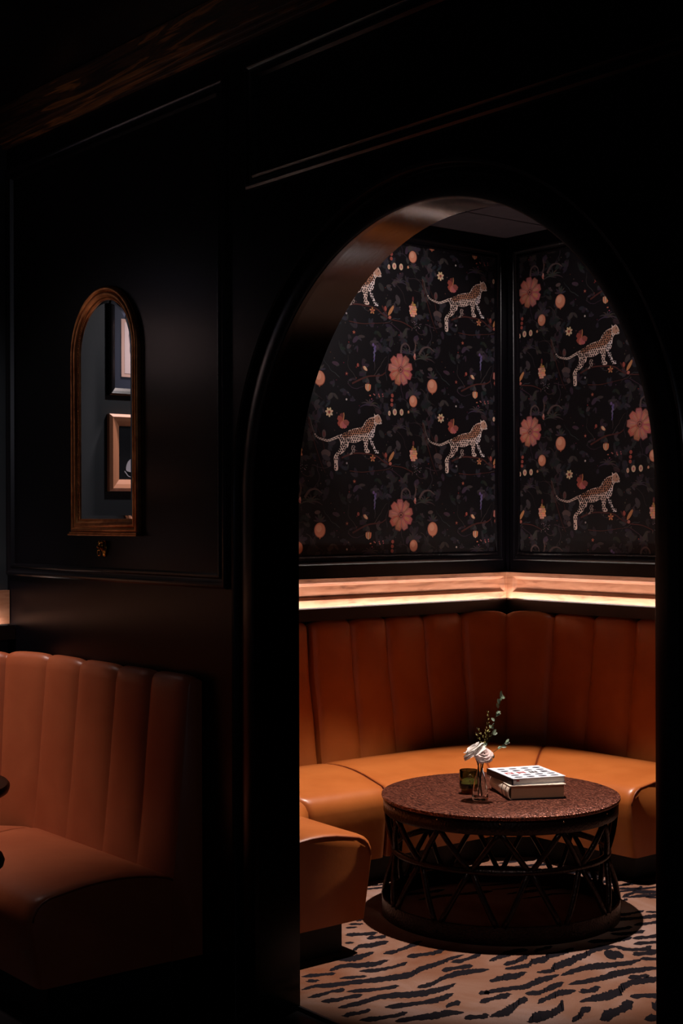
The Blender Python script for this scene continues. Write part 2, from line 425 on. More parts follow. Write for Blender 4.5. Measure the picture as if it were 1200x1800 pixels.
    # daisies
    def daisy(cx, cy, r, n, c, cc, ly=5):
        for q in range(n):
            a = 2*PI*q/n+.3; T.append((ly, jit(c, R_, 10), ell(cx+r*.62*math.cos(a), cy+r*.62*math.sin(a), r*.40, r*.26, a, 8)))
        T.append((ly+1, cc, ell(cx, cy, r*.34, r*.34, 0, 9)))
    daisy(-263, 17, 23, 7, I['cream'], I['red'])
    daisy(-3, -190, 17, 5, I['ochre'], I['red'])
    daisy(-115, -300, 9, 5, I['red'], I['ochre']); daisy(-160, 200, 10, 5, I['petal3'], I['ochre'])
    # hibiscus
    for a, c in ((1.9, 'petal3'), (2.7, 'red'), (3.7, 'red'), (4.4, 'petal'), (5.1, 'petal'), (5.9, 'red')):
        T.append((5, jit(I[c], R_, 8), petal(-181, -20, 36, 13, a, .8)))
    T.append((6, I['ochre'], stroke([(-181, -20), (-176, 6), (-178, 18)], 2.5, 2)))
    # row of buds
    for cx, cy, rx, ry in ((-561, 34, 13, 16), (-518, 35, 12, 16), (-595, 27, 8, 12), (-474, 38, 6, 7)):
        T.append((5, I['cream'] if rx > 7 else I['ochre'], ell(cx, cy, rx, ry, 0, 12)))
        T.append((6, I['rose'], ell(cx, cy, rx*.55, ry*.62, 0, 9))); T.append((7, I['red'], ell(cx+1, cy, rx*.2, ry*.3, 0, 6)))
    # berry cone
    for q in range(7):
        for j in range(-2, 3):
            w_ = (3, 4.6, 5, 5, 4, 2.8, 1.4)[q]
            if abs(j) > w_/2: continue
            T.append((5, jit(I['ochre'] if q > 4 else I['peach2'], R_, 22), ell(-443+j*9+(q % 2)*4-2, -192+q*10.5, 5.4, 6, 0, 8)))
    T.append((4, I['petal3'], ell(-443, -166, 24, 36)))
    T.append((5, I['petal3'], petal(-443, -126, 26, 6, PI/2)))
    # darting orange bloom
    for x, y, l, w, a, c in ((94, -205, 62, 9, .95, 'ochre'), (88, -200, 50, 6, 2.25, 'branch'), (80, -185, 24, 8, 1.7, 'red'), (128, -160, 26, 4, 1.1, 'leaf2'), (96, -214, 18, 8, .2, 'petal')):
        T.append((5, I[c], petal(x, y, l, w, a)))
    # closed buds
    for j, c in ((-12, 'peach2'), (-6, 'ochre'), (0, 'cream'), (7, 'ochre'), (13, 'peach')):
        T.append((6, jit(I[c], R_, 12), ell(-31+j*.95, 143, 4.6, 20-abs(j)*.35, -j*.016, 12)))
    T.append((5, I['ochre'], ell(-31, 144, 18, 18))); T.append((7, I['petal3'], ell(-31, 162, 6, 4)))
    T.append((5, I['peach'], petal(-62, 240, 32, 8, -.6))); T.append((6, I['cream'], petal(-54, 242, 24, 6, -1.0))); T.append((5, I['red'], ell(-92, 244, 7, 9)))
    T.append((5, I['rose'], petal(-434, 292, 30, 6, 1.5))); T.append((5, I['petal'], petal(-428, 292, 22, 5, 2.2)))
    # hanging mauve bloom
    T.append((4, I['leaf2'], petal(-20, 358, 56, 7, .05)))
    for q in range(9): T.append((5, jit(I['mauve'], R_, 14), ell(8+R_.uniform(-9, 9)*(1-q/10), 345-q*9, 7-q*.45, 8, R_.uniform(-.6, .6), 8)))
    T.append((4, I['leaf2'], stroke([(8, 270), (12, 245), (8, 225)], 2.5, 1)))
    # pale shells and leaves
    T.append((4, I['taupe'], petal(-312, -170, 56, 18, -.1))); T.append((4, I['leaf2'], petal(-306, -184, 50, 13, -.35)))
    T.append((4, I['taupe'], ell(-266, -222, 12, 13))); T.append((4, I['taupe'], ell(-294, -84, 12, 20))); T.append((5, I['petal3'], ell(-294, -84, 6, 11)))
    for q in range(3): T.append((5, I['red'], ell(-580+R_.uniform(-4, 4), 112-q*22, 9, 9)))
    for q in range(16): T.append((5, jit((150, 138, 140), R_, 20), ell(-425+R_.uniform(-34, 34), -240+R_.uniform(-20, 20), 2, 2, 0, 6)))
    T.append((5, (190, 176, 168), ell(-161, 80, 5, 5))); T.append((5, (150, 140, 140), ell(-160, -216, 5, 5)))
    for q in range(10): T.append((5, jit(I['petal'], R_, 20), ell(20+R_.uniform(-44, 44), 96+R_.uniform(-14, 20), 3.4, 3.4, 0, 6)))
    for pts in ([(-520,318),(-515,352),(-490,366),(-468,350),(-464,322)], [(-440,320),(-428,350),(-432,392)]):
        T.append((4, I['taupe'], stroke(catmull(pts, 4, False), 6, 2)))
    T.append((4, I['taupe'], stroke(catmull([(-405,318),(-380,350),(-340,358),(-305,338)], 4, False), 7, 2)))
    # leopard
    body = catmull(BODY, 3); fore = catmull(FORE, 3); hind = catmull(HIND, 3)
    T.append((9, mix(I['pale2'], I['spot'], .35), hind)); T.append((9, I['pale'], fore))
    tail = catmull(TAIL, 4, False); T.append((9, I['pale2'], stroke(tail[:22], 6.5, 3.2))); T.append((8, I['taupe'], stroke(tail[20:], 3.2, 1.6)))
    T.append((10, I['pale2'], body))
    T.append((11, I['back'], catmull([(-190,-84),(-135,-62),(-65,-47),(-35,-12),(-6,0),(4,0),(2,-40),(-20,-66),(-60,-76),(-120,-84),(-170,-100)], 3)))
    T.append((11, I['pale'], catmull([(8,-50),(8,-72),(-2,-92),(-18,-100),(-30,-92),(-20,-70),(-4,-52)], 3)))
    T.append((11, mix(I['back'], I['pale2'], .25), catmull([(10,4),(30,12),(44,0),(50,-16),(40,-24),(20,-22),(10,-10)], 3)))
    T.append((12, I['spot'], ell(33, -3, 3, 2.2, -.5, 7))); T.append((12, I['pale'], ell(45, -22, 6, 4.5, -.4, 8)))
    T.append((12, I['spot'], ell(52, -15, 2.6, 2.4, 0, 7))); T.append((12, I['spot'], stroke([(40, -22), (48, -21), (53, -20)], .8, .5)))
    for poly, st in ((body, 13.0), (fore, 12), (hind, 12)):
        xs_ = [p[0] for p in poly]; ys_ = [p[1] for p in poly]; y = min(ys_); row = 0
        while y < max(ys_):
            x = min(xs_) + (row % 2)*st/2
            while x < max(xs_):
                px, py = x + R_.uniform(-2, 2), y + R_.uniform(-2, 2); head = px > 8 and py > -30
                sc_ = .55 if head else (1.12 if px < -140 and py > -180 else .95)
                if inside((px, py), poly) and not (head and R_.random() < .35) and not (px < -205 and py < -205 and R_.random() < .5):
                    T.append((13, jit(I['spot'], R_, 6), ell(px, py, 5.3*sc_, 4.3*sc_, R_.uniform(0, 3), 7)))
                x += st
            y += st*.82; row += 1
    for i in range(1, 22, 1):
        T.append((13, I['spot'], ell(tail[i][0], tail[i][1]+(1.5 if i%2 else -1.5), 2.4, 5.2-3*i/len(tail), R_.uniform(0, 3), 6)))
    out = []
    T.sort(key=lambda q_: q_[0])
    for k_, (ly, c, p) in enumerate(T):
        ly = .0001 + k_*4.0e-6
        p2 = [Vector((x/1000, y/1000, 0)) for x, y in p]
        if len(p2) > 3:
            tri = tessellate_polygon([p2])
        else: tri = [(0, 1, 2)]
        out.append((ly, srgb(c), [(v.x, v.y) for v in p2], tri))
    return out
TILE = make_tile()
def wallpaper(name, label, u0, v0, u1, v1, ru, rv, mp):
    bm = bmesh.new(); cl = bm.loops.layers.float_color.new('ink')
    def addf(vs, col):
        try: f = bm.faces.new(vs)
        except Exception: return
        for l_ in f.loops: l_[cl] = col
    addf([bm.verts.new((u, v, 0)) for u, v in rect(u0, v0, u1, v1)], srgb((14, 11, 15)))
    for i in range(int((u0-ru)/TU)-2, int((u1-ru)/TU)+3):
        for j in range(int((v0-rv)/TV)-2, int((v1-rv)/TV)+3):
            ou, ov = ru+i*TU, rv+j*TV
            if ou < u0-.4 or ou > u1+.75 or ov < v0-.45 or ov > v1+.45: continue
            for ly, c, P, tri in TILE:
                xs_ = [p[0] for p in P]; ys_ = [p[1] for p in P]
                if ou+max(xs_) < u0 or ou+min(xs_) > u1 or ov+max(ys_) < v0 or ov+min(ys_) > v1: continue
                vs = [bm.verts.new((ou+x, ov+y, ly)) for x, y in P]
                for t in tri: addf([vs[q] for q in t], c)
    for co, no in (((u0, 0, 0), (-1, 0, 0)), ((u1, 0, 0), (1, 0, 0)), ((0, v0, 0), (0, -1, 0)), ((0, v1, 0), (0, 1, 0))):
        bmesh.ops.bisect_plane(bm, geom=bm.verts[:]+bm.edges[:]+bm.faces[:], plane_co=co, plane_no=no, clear_outer=True)
    for v in bm.verts: v.co = Vector(mp(v.co.x, v.co.y, 0.0025+v.co.z))
    me = bpy.data.meshes.new(name); bm.to_mesh(me); bm.free(); me.materials.append(paper_m)
    o = bpy.data.objects.new(name, me); COL.objects.link(o)
    return tag(o, label, 'wallpaper')
wallpaper('wallpaper_panel', 'black wallpaper with leopards and peach flowers, panel left of the alcove corner', YB+0.108, 1.320, 5.156, 2.815, 4.353, 1.969, map_west)
wallpaper('wallpaper_panel', 'black wallpaper with leopards and peach flowers, panel right of the alcove corner', -5.094, 1.320, -3.70, 2.815, -4.4923, 1.690, map_north)

# ------------------------------------------------------------------ lit wooden cove bands
def cove(label, u0, u1, mp, grp=None, pad0=0.05, pad1=0.05, lm=None):
    t = thing('cove_light', label, 'cove light', (0, 0, 0), 0, grp)
    bm = bmesh.new()
    # back board, raised frame with bevelled opening
    def q(u0, v0, w0, u1, v1, w1):
        a = mp(u0, v0, w0); b = mp(u1, v1, w1)
        box(bm, min(a[0], b[0]), min(a[1], b[1]), min(a[2], b[2]), max(a[0], b[0]), max(a[1], b[1]), max(a[2], b[2]))
    q(u0, 1.09, 0.0, u1, 1.222, 0.004)
    sweep(bm, rect(u0+pad0, 1.124, u1-pad1, 1.203), [(0.0, 0.023), (-0.0, 0.023)], mp)
    fr_ = [(0.0, 0.004), (0.008, 0.016), (0.013, 0.017)]
    # frame: opening bevel going inward, flat face outward
    sweep(bm, rect(u0+pad0, 1.124, u1-pad1, 1.203), [(0.016, 0.004), (0.010, 0.011), (0.003, 0.021), (0.0, 0.023)], mp)
    A = rect(u0+pad0, 1.124, u1-pad1, 1.203); B = rect(u0, 1.092, u1, 1.222)
    for i in range(4):
        j = (i+1) % 4
        bm.faces.new([bm.verts.new(mp(p[0], p[1], 0.023)) for p in (A[i], A[j], B[j], B[i])])
    bm.faces.new([bm.verts.new(mp(*p)) for p in ((u0, 1.222, 0), (u1, 1.222, 0), (u1, 1.222, .023), (u0, 1.222, .023))])
    link_mesh('wood_panel', bm, wood_band, t)
    bm = bmesh.new()
    q(u0, 1.035, 0.0, u1, 1.078, 0.072)
    q(u0, 1.078, 0.066, u1, 1.090, 0.072)
    link_mesh('ledge', bm, ledge_m, t)
    bm = bmesh.new()
    q(u0+0.02, 1.0785, 0.050, u1-0.02, 1.0865, 0.064)
    link_mesh('light_strip', bm, lm or led, t)
    return t
cove('glowing wooden cove band on the alcove wall left of the corner', YB+0.01, YN-0.001, map_west, None, .05, .035)
cove('glowing wooden cove band on the alcove wall right of the corner', XW+0.020, -3.70, map_north, None, .045, .05)
cove('glowing wooden cove band at the far left edge above the outer booth', -1.4, YF-0.003, map_west, None, .05, .04, led_b)

# ------------------------------------------------------------------ booths
class HalfBooth:
    """wall corner at (XW, cy); a runs along the west wall (dir sa), b runs along the other wall (+x)"""
    def __init__(self, cy, sa, R=0.45): self.cy, self.sa, self.R = cy, sa, R
    def ab(self, a, b): return (XW + b, self.cy + self.sa * a)
    def at(self, s, d):
        R = self.R; h = R*PI/4
        if s > h: return self.ab(d, R + (s-h))
        if s < -h: return self.ab(R + (-h-s), d)
        th = (s/R) + PI/4          # 0 at west tangent, pi/2 at other wall tangent
        # arc centre at (a=R, b=R)
        r = R - d
        return self.ab(R - r*math.sin(th), R - r*math.cos(th))
def backrest(hb, seams, prof, m, parent, puff=0.026, closed_ends=True, joint=None):
    """prof: (d, z, puff weight, direction) from the bottom front up and over to the wall"""
    bm = bmesh.new(); cols = []; S = []
    us = [0, .012, .035, .08, .14, .25, .38, .5, .62, .75, .86, .92, .965, .988]
    for s0, s1 in zip(seams, seams[1:]):
        for u in us: S.append((s0+(s1-s0)*u, u))
    S.append((seams[-1], 1.0)); S[0] = (seams[0], 0.0)
    for s, u in S:
        pf = (1 - abs(2*u-1)**4.5)
        e0, e1 = s - seams[0], seams[-1] - s
        col = []
        for d, z, w, zw in prof:
            dd = d + (pf-0.75)*puff*w; zz = z + (pf-0.8)*puff*.8*zw
            x, y = hb.at(s, max(dd, 0.003)); col.append(bm.verts.new((x, y, zz)))
        cols.append(col)
    for a, b in zip(cols, cols[1:]):
        for j in range(len(prof)-1): bm.faces.new((a[j], a[j+1], b[j+1], b[j]))
    if closed_ends:
        bm.faces.new(cols[0]); bm.faces.new(cols[-1])
    return link_mesh('backrest', bm, m, parent, True, 62)
SPROF = [(.038, .12), (.024, .20), (.011, .28), (.002, .335), (.005, .362), (.016, .384), (.032, .399), (.055, .410)]
SCR = [(.16, .4205), (.28, .429), (.42, .434), (.56, .434), (.70, .429), (.84, .419), (.94, .407), (1.0, .392)]
def seat_piece(name, F0, B0, F1, B1, m, parent, zs=1.0, z0=.12, caps=(True, True)):
    """cushion swept from end line F0-B0 to end line F1-B1 (front, back in plan)"""
    F0, B0, F1, B1 = (Vector(p) for p in (F0, B0, F1, B1)); ln = (F1-F0).length; lb = (B1-B0).length; lm = max(ln, lb)
    es = [0, .004, .012, .025, .05, .09]; us = []
    for e in es:
        if e/lm < .45: us.append(e/lm)
    mid = [.5]
    if lm > .5: mid = [.25, .38, .5, .62, .75]
    us = us + [u for u in mid if u > us[-1]+.02] + [1-u for u in us[::-1]]
    bm = bmesh.new(); cols = []
    for u in us:
        e = min(u, 1-u)*lm; f = F0.lerp(F1, u); b = B0.lerp(B1, u); dp = (b-f).length; d = (b-f)/dp
        cr = math.exp(-e/.014)
        P = [(h, z) for h, z in SPROF] + [(.06+(dp-.06)*t, z) for t, z in SCR]
        col = []
        for k_, (h, z) in enumerate(P):
            hh = h + (.014*cr if k_ < 8 else 0)
            zz = z0 + (z-.12)*(zs*.43-z0)/(.43-.12)
            if k_ >= 4: zz -= .009*cr
            p = f + d*hh; col.append(bm.verts.new((p.x, p.y, zz)))
        cols.append(col)
    for a, b in zip(cols, cols[1:]):
        for k_ in range(len(a)-1): bm.faces.new((a[k_], a[k_+1], b[k_+1], b[k_]))
    for c in (cols[0], cols[-1]):
        lo_ = bm.verts.new((c[-1].co.x, c[-1].co.y, z0)); bm.faces.new(c + [lo_])
    lines = [[v.co.copy() for v in c] for c in (cols[0], cols[-1])]
    o = link_mesh(name, bm, m, parent, True, 50)
    for L_, on_ in zip(lines, caps):
        if on_:
            bm = bmesh.new(); tube(bm, [tuple(p) for p in L_[3:]], .0036, 6, True); link_mesh('piping', bm, pipe_m, o, True)
    return o
def plinth(pts, parent, z1=0.12, zlo=.0092):
    bm = bmesh.new(); lo = [bm.verts.new((x, y, zlo)) for x, y in pts]; hi = [bm.verts.new((x, y, z1)) for x, y in pts]
    n = len(pts); bm.faces.new(lo[::-1]); bm.faces.new(hi)
    for i in range(n): bm.faces.new((lo[i], lo[(i+1) % n], hi[(i+1) % n], hi[i]))
    return link_mesh('plinth', bm, kick, parent)
def bprof(zt, zb=0.12, d0=.135, d1=.062):
    return [(d0, zb, 0, 0), (d0, .34, .2, 0), (d0-.008, .46, .8, 0), (d0-.02, .60, 1, 0), (d1+.022, .78, 1, 0), (d1+.012, zt-.12, 1, 0), (d1+.006, zt-.05, 1, .2), (d1, zt-.02, .9, .6),
            (d1-.010, zt-.005, .6, 1), (d1-.024, zt, .3, 1), (d1-.042, zt-.003, 0, .8), (.004, zt-.012, 0, .5), (.004, zb, 0, 0)]
JY = 3.95
# alcove, north half
ZT = 1.035
t = thing('banquette', 'tan channel-back leather banquette curving round the alcove corner behind the coffee table', 'bench', (XW+.2, YN-.2, 0))
off = -Vector(t.location)
hbN = HalfBooth(YN, -1)
seN = [-1.193, -.965, -.75, -.51, -.262, 0.0, .27, .53, .783, 1.03, 1.263]
hbS = HalfBooth(YB, 1)
def shift_children(t):
    mv = Matrix.Translation(-Vector(t.location))
    for o in t.children:
        o.data.transform(mv)
        for c in o.children: c.data.transform(mv)
backrest(hbN, seN, bprof(ZT), leath, t)
seat_piece('seat_cushion', (-4.41, 3.79), (-5.09, 3.957), (-4.413, 4.360), (-5.09, 4.90), leath, t)
seat_piece('seat_cushion', (-4.412, 4.364), (-5.085, 4.91), (-4.302, 4.498), (-4.82, 5.13), leath, t)
seat_piece('seat_cushion', (-4.297, 4.503), (-4.81, 5.13), (-3.785, 4.515), (-3.795, 5.13), leath, t)
plinth([(-5.15, 3.96), (-4.53, 3.96), (-4.53, 4.45), (-4.40, 4.62), (-3.86, 4.64), (-3.86, 5.20), (-5.15, 5.20)], t)
shift_children(t)
t = thing('banquette', 'tan leather banquette section at lower left of the alcove, its rounded end facing the rug', 'bench', (XW+.2, YB+.2, 0))
seS = [-1.183, -.95, -.70, -.47, -.24, 0.0, .25, .50, .75, 1.0, 1.263]
backrest(hbS, seS, bprof(ZT), leath, t)
seat_piece('seat_cushion', (-4.42, 3.395), (-5.09, 2.97), (-4.41, 3.776), (-5.09, 3.943), leath, t)
seat_piece('seat_cushion', (-4.262, 3.215), (-4.82, 2.75), (-4.42, 3.39), (-5.085, 2.96), leath, t)
seat_piece('seat_cushion', (-3.812, 3.20), (-3.812, 2.755), (-4.257, 3.21), (-4.81, 2.755), leath, t)
plinth([(-5.15, 3.94), (-4.53, 3.94), (-4.53, 3.25), (-4.36, 3.09), (-3.85, 3.085), (-3.85, 2.68), (-5.15, 2.68)], t)
shift_children(t)
# outer booth
t = thing('booth_bench', 'tan leather booth bench with channelled back under the arched mirror', 'bench', (XW+.2, YF-.2, 0))
hbO = HalfBooth(YF, -1)
seO = [-2.6, -2.3, -2.0, -1.7, -1.4, -1.1, -.8, -.5, -.2, .09, .33, .58, .838, 1.062, 1.285]
backrest(hbO, seO, bprof(1.005, .125, .118, .062), leath_booth, t, .018)
xe = XW + (1.285 - .45*PI/4 + .45)
seat_piece('seat_cushion', (-4.47, YF-.60), (-4.74, YF-.10), (xe-.008, YF-.60), (xe-.004, YF-.10), leath_booth, t, .965, .125)
seat_piece('seat_cushion', (-4.60, YF-.72), (-5.09, YF-.46), (-4.475, YF-.605), (-4.745, YF-.10), leath_booth, t, .965, .125)
seat_piece('seat_cushion', (-4.605, .2), (-5.09, .2), (-4.605, YF-.725), (-5.09, YF-.465), leath_booth, t, .965, .125)
plinth([(-5.17, YF-.03), (xe-.08, YF-.03), (xe-.08, YF-.50), (-4.70, YF-.50), (-4.70, .2), (-5.17, .2)], t, .125, .001)
shift_children(t)

# ------------------------------------------------------------------ carpet with tiger stripes
STR = [[21,-4163,3350,-4117,3406],[10,-4101,3319,-4068,3359],[10,-4074,3279,-4049,3316],[17,-4003,3224,-3977,3268,-3949,3326],[17,-3928,3261,-3908,3291,-3894,3327],[9,-3928,3161,-3910,3189],[22,-3843,3127,-3866,3177,-3848,3219,-3842,3293],[25,-3813,3017,-3776,3055,-3770,3112,-3780,3169],[19,-3753,3188,-3739,3233,-3759,3322,-3769,3382],[18,-3673,3225,-3658,3276,-3644,3321,-3647,3378],[22,-3722,2931,-3734,2994,-3704,3037,-3678,3090,-3681,3152],[15,-3653,3002,-3624,3051,-3616,3113,-3622,3184],[13,-3729,2821,-3709,2870,-3683,2927],[12,-3684,2806,-3659,2837],[11,-3638,2907,-3617,2946,-3600,2988],[23,-3625,2741,-3629,2795,-3598,2846,-3574,2924,-3550,2989,-3530,3052,-3519,3103,-3545,3174,-3549,3248,-3562,3325,-3564,3391],[18,-3537,3301,-3520,3336,-3528,3394,-3539,3449],[18,-3490,3215,-3479,3268,-3459,3331],[14,-3557,2715,-3546,2756,-3553,2805,-3540,2852],[14,-3522,2843,-3494,2890,-3474,2938,-3459,3004],[21,-3412,3038,-3404,3095,-3428,3164,-3431,3236,-3416,3293,-3395,3344],[15,-3528,2668,-3500,2720,-3478,2770,-3476,2818,-3465,2860],[22,-3443,2675,-3423,2726,-3414,2781,-3414,2837,-3418,2890,-3398,2937,-3375,2976,-3355,3024,-3349,3091,-3359,3162],[19,-3338,2841,-3315,2891,-3295,2950,-3282,3010,-3294,3087],[18,-3225,2990,-3226,3023,-3221,3051],[15,-3388,2650,-3360,2694,-3347,2743,-3344,2790],[15,-3297,2709,-3275,2757,-3260,2818,-3254,2863],[22,-3224,2787,-3200,2859,-3183,2912,-3174,2962,-3149,2993],[16,-3116,2962,-3096,2997,-3082,3036],[15,-3247,3150,-3234,3185],[23,-3463,3411,-3470,3453,-3479,3519,-3480,3570,-3467,3600],[15,-3437,3597,-3443,3655,-3436,3691],[20,-3405,3419,-3398,3465,-3408,3503,-3423,3561],[24,-3370,3388,-3350,3436,-3345,3480,-3366,3516,-3355,3568,-3376,3606,-3368,3655,-3376,3738],[24,-3310,3260,-3309,3319,-3292,3363,-3297,3416],[27,-3276,3442,-3256,3491,-3279,3536,-3283,3606,-3298,3651,-3301,3698,-3320,3766,-3324,3815,-3300,3865],[21,-3238,3164,-3236,3188,-3217,3260,-3197,3319,-3216,3386,-3211,3428,-3215,3482],[24,-3204,3483,-3208,3538,-3210,3596,-3194,3652,-3168,3709,-3150,3755,-3148,3809],[20,-3154,3261,-3129,3301,-3141,3354,-3146,3393,-3148,3436],[23,-3129,3436,-3113,3502,-3102,3561,-3105,3628,-3091,3693,-3073,3752,-3048,3794],[21,-3069,3225,-3080,3275,-3084,3313,-3092,3348,-3071,3406],[27,-3077,3031,-3073,3076,-3081,3128,-3106,3179,-3119,3238],[32,-2975,3088,-2984,3154,-2975,3196,-2994,3255,-3027,3297],[18,-3190,3098,-3184,3137,-3184,3180,-3175,3224],[20,-3060,3408,-3044,3438,-3041,3487],[28,-2996,3336,-2988,3388,-2977,3444,-2977,3499,-3003,3545,-3014,3600,-2998,3653,-2981,3709],[15,-3053,3632,-3036,3670,-3024,3703],[22,-2893,3189,-2908,3238,-2934,3287,-2936,3326],[32,-2852,3267,-2864,3332,-2870,3386,-2887,3459],[18,-2928,3494,-2904,3538,-2872,3573],[43,-3262,3759,-3248,3788,-3221,3809],[20,-3207,3839,-3184,3880,-3172,3947],[17,-3300,3857,-3243,3874,-3216,3919,-3220,3963],[14,-3281,3935,-3262,3976,-3237,4029],[16,-3329,3985,-3302,4033,-3288,4092],[15,-3414,3966,-3384,3995,-3366,4054,-3358,4093],[15,-3449,3982,-3431,4033,-3418,4092],[15,-3433,4118,-3412,4175,-3401,4233],[18,-3518,4120,-3494,4174,-3472,4232,-3451,4295],[14,-3557,4166,-3539,4219,-3530,4294],[10,-3520,4290,-3479,4330],[18,-3399,3831,-3378,3870,-3349,3914,-3335,3992],[13,-3160,3820,-3109,3869],[33,-2819,3469,-2820,3509],[25,-2767,3371,-2750,3422],[36,-3905,4534,-3921,4579,-3908,4621],[16,-3839,4526,-3831,4560,-3842,4611,-3818,4614,-3772,4628],[14,-3810,4467,-3787,4495,-3756,4539,-3769,4573],[20,-3714,4385,-3724,4445,-3731,4484,-3698,4525,-3672,4568],[22,-3795,4407,-3790,4437],[15,-3683,4353,-3678,4378],[12,-3652,4456,-3614,4495],[34,-4021,4536,-4014,4585]]
bm = bmesh.new()
CX0, CX1, CY0, CY1 = XW+.01, -1.12, YB+.002, YN-.01
cv = [bm.verts.new(p) for p in ((CX0, CY0, .008), (CX1, CY0, .008), (CX1, CY1, .008), (CX0, CY1, .008))]
bm.faces.new(cv)
lo = [bm.verts.new((v.co.x, v.co.y, .0005)) for v in cv]
for i in range(4): bm.faces.new((cv[i], lo[i], lo[(i+1) % 4], cv[(i+1) % 4]))
RS = random.Random(5)
Fd = Vector((-.78, .6258)); Rd = Vector((.6258, .78))
def jag(pts, hw):
    P = [Vector(p) for p in pts]; seg = [(b-a).length for a, b in zip(P, P[1:])]; tot = sum(seg); n = max(6, int(tot/.0065)); up, dn = [], []
    for i in range(n+1):
        s = tot*i/n; k_ = 0
        while k_ < len(seg)-1 and s > seg[k_]: s -= seg[k_]; k_ += 1
        p = P[k_].lerp(P[k_+1], s/max(seg[k_], 1e-6)); f = i/n
        w = hw*(min(1, f*6, (1-f)*8)**.5)*(.84+.16*math.sin(f*9+hw*300)) + .0015
        up.append(p + Fd*(w*RS.uniform(.78, 1.18)) + Rd*RS.uniform(-.002, .005)); dn.append(p - Fd*(w*RS.uniform(.78, 1.18)) + Rd*RS.uniform(-.005, .002))
    for i in range(n):
        vs = [bm.verts.new((q.x, q.y, .0086)) for q in (up[i], up[i+1], dn[i+1], dn[i])]
        f = bm.faces.new(vs); f.material_index = 1
used = []
for st in STR:
    pts = [(st[i]/1000, st[i+1]/1000) for i in range(1, len(st), 2)]
    pts = [p for p in pts if CX0+.03 < p[0] < CX1-.03 and CY0+.03 < p[1] < CY1-.03]
    if len(pts) < 2: continue
    jag(pts, st[0]/1000*1.3); used += pts
def seen_zone(x, y):
    # floor already traced from the photograph
    z = -.78*x+.6258*y; r = .6258*x+.78*y
    return z < 5.6 and -.2 < r/z*2.527 < .57
x = CX0+.15
yy = CY0+.1
while yy < CY1-.1:
    xx = CX0+.1+RS.uniform(0, .3)
    while xx < CX1-.35:
        ln = RS.uniform(.12, .42)
        if not seen_zone(xx, yy) and not seen_zone(xx+.06, yy+ln):
            pts = [(min(CX1-.04, max(CX0+.04, xx+.10*q*ln+RS.uniform(-.012, .012))), yy + q*ln/3) for q in range(4)]
            if pts[-1][1] < CY1-.04: jag(pts, RS.uniform(.010, .022))
        xx += RS.uniform(.07, .11)
    yy += .33
carpet = link_mesh('carpet', bm, [carpet_m, stripe_m])
tag(carpet, 'tan alcove carpet with jagged black tiger stripes under the round table', 'carpet')
bm = bmesh.new(); box(bm, AX0, YB-.010, .0005, AX1, YB+.001, .0115, .002)
struct('trim_%d' % k, bm, mat('steel_threshold', (120, 122, 126), .35, 1.0)); k += 1

# ------------------------------------------------------------------ coffee table
TX, TY = -3.87, 3.87
t = thing('coffee_table', 'round hammered copper drum coffee table with zigzag metal struts on striped carpet', 'table', (TX, TY, .009))
A0 = -PI/4
bm = bmesh.new(); lathe(bm, [(0, .436), (.40, .436), (.436, .430), (.446, .436), (.4485, .441), (.4475, .447), (.443, .4485), (.30, .4482), (0, .448)], 128)
link_mesh('tabletop', bm, hammered, t, True, 50)
bm = bmesh.new(); lathe(bm, [(.438, .432), (.442, .428), (.4405, .386), (.436, .381), (.430, .384), (.430, .432)], 128)
link_mesh('apron', bm, iron, t, True, 50)
def torus(bm, R, z, r, n=96, m_=12):
    rings = [[bm.verts.new(((R+r*math.cos(2*PI*j/m_))*math.cos(2*PI*i/n), (R+r*math.cos(2*PI*j/m_))*math.sin(2*PI*i/n), z+r*math.sin(2*PI*j/m_))) for j in range(m_)] for i in range(n)]
    for i in range(n):
        for j in range(m_): bm.faces.new((rings[i][j], rings[(i+1) % n][j], rings[(i+1) % n][(j+1) % m_], rings[i][(j+1) % m_]))
bm = bmesh.new(); torus(bm, .402, .243, .0125); link_mesh('middle_ring', bm, iron, t, True)
bm = bmesh.new(); lathe(bm, [(.436, .0), (.4475, .0), (.4475, .058), (.4465, .064), (.442, .066), (.437, .064), (.436, .0)], 128)
link_mesh('bottom_ring', bm, iron, t, True, 50)
def strut_mesh(p0, p1, r, name='strut'):
    # slightly bowed round bar hammered flat
    a, b = Vector(p0), Vector(p1); pts = []
    for i in range(7):
        f = i/6; p = a.lerp(b, f); rad = Vector((p.x, p.y, 0)).normalized(); pts.append(p + rad*(.006*math.sin(PI*f)))
    bm = bmesh.new(); tube(bm, pts, [r*1.25]*7, 8)
    return bm
def cyl(a, R, z): return (R*math.cos(a), R*math.sin(a), z)
st = PI/6
for i in range(12):
    a = A0 + i*st
    for sgn in (-1, 1):
        bm = strut_mesh(cyl(a+sgn*.012, .430, .384), cyl(a+sgn*(st/2-.02), .402, .250), .0085); link_mesh('strut', bm, iron, t, True)
        bm = strut_mesh(cyl(a+sgn*(st/2-.02), .402, .236), cyl(a+sgn*.03, .440, .060), .0085); link_mesh('strut', bm, iron, t, True)
for i in range(12):
    a = A0 + i*st
    bm = bmesh.new(); bmesh.ops.create_uvsphere(bm, u_segments=10, v_segments=6, radius=.0042); bmesh.ops.translate(bm, vec=cyl(a, .4425, .424), verts=bm.verts[:]); link_mesh('rivet', bm, rivet_m, t, True)
    bm = bmesh.new(); bmesh.ops.create_uvsphere(bm, u_segments=10, v_segments=6, radius=.0038); bmesh.ops.translate(bm, vec=cyl(a, .4475, .030), verts=bm.verts[:]); link_mesh('rivet', bm, iron, t, True)
ZTT = .4575

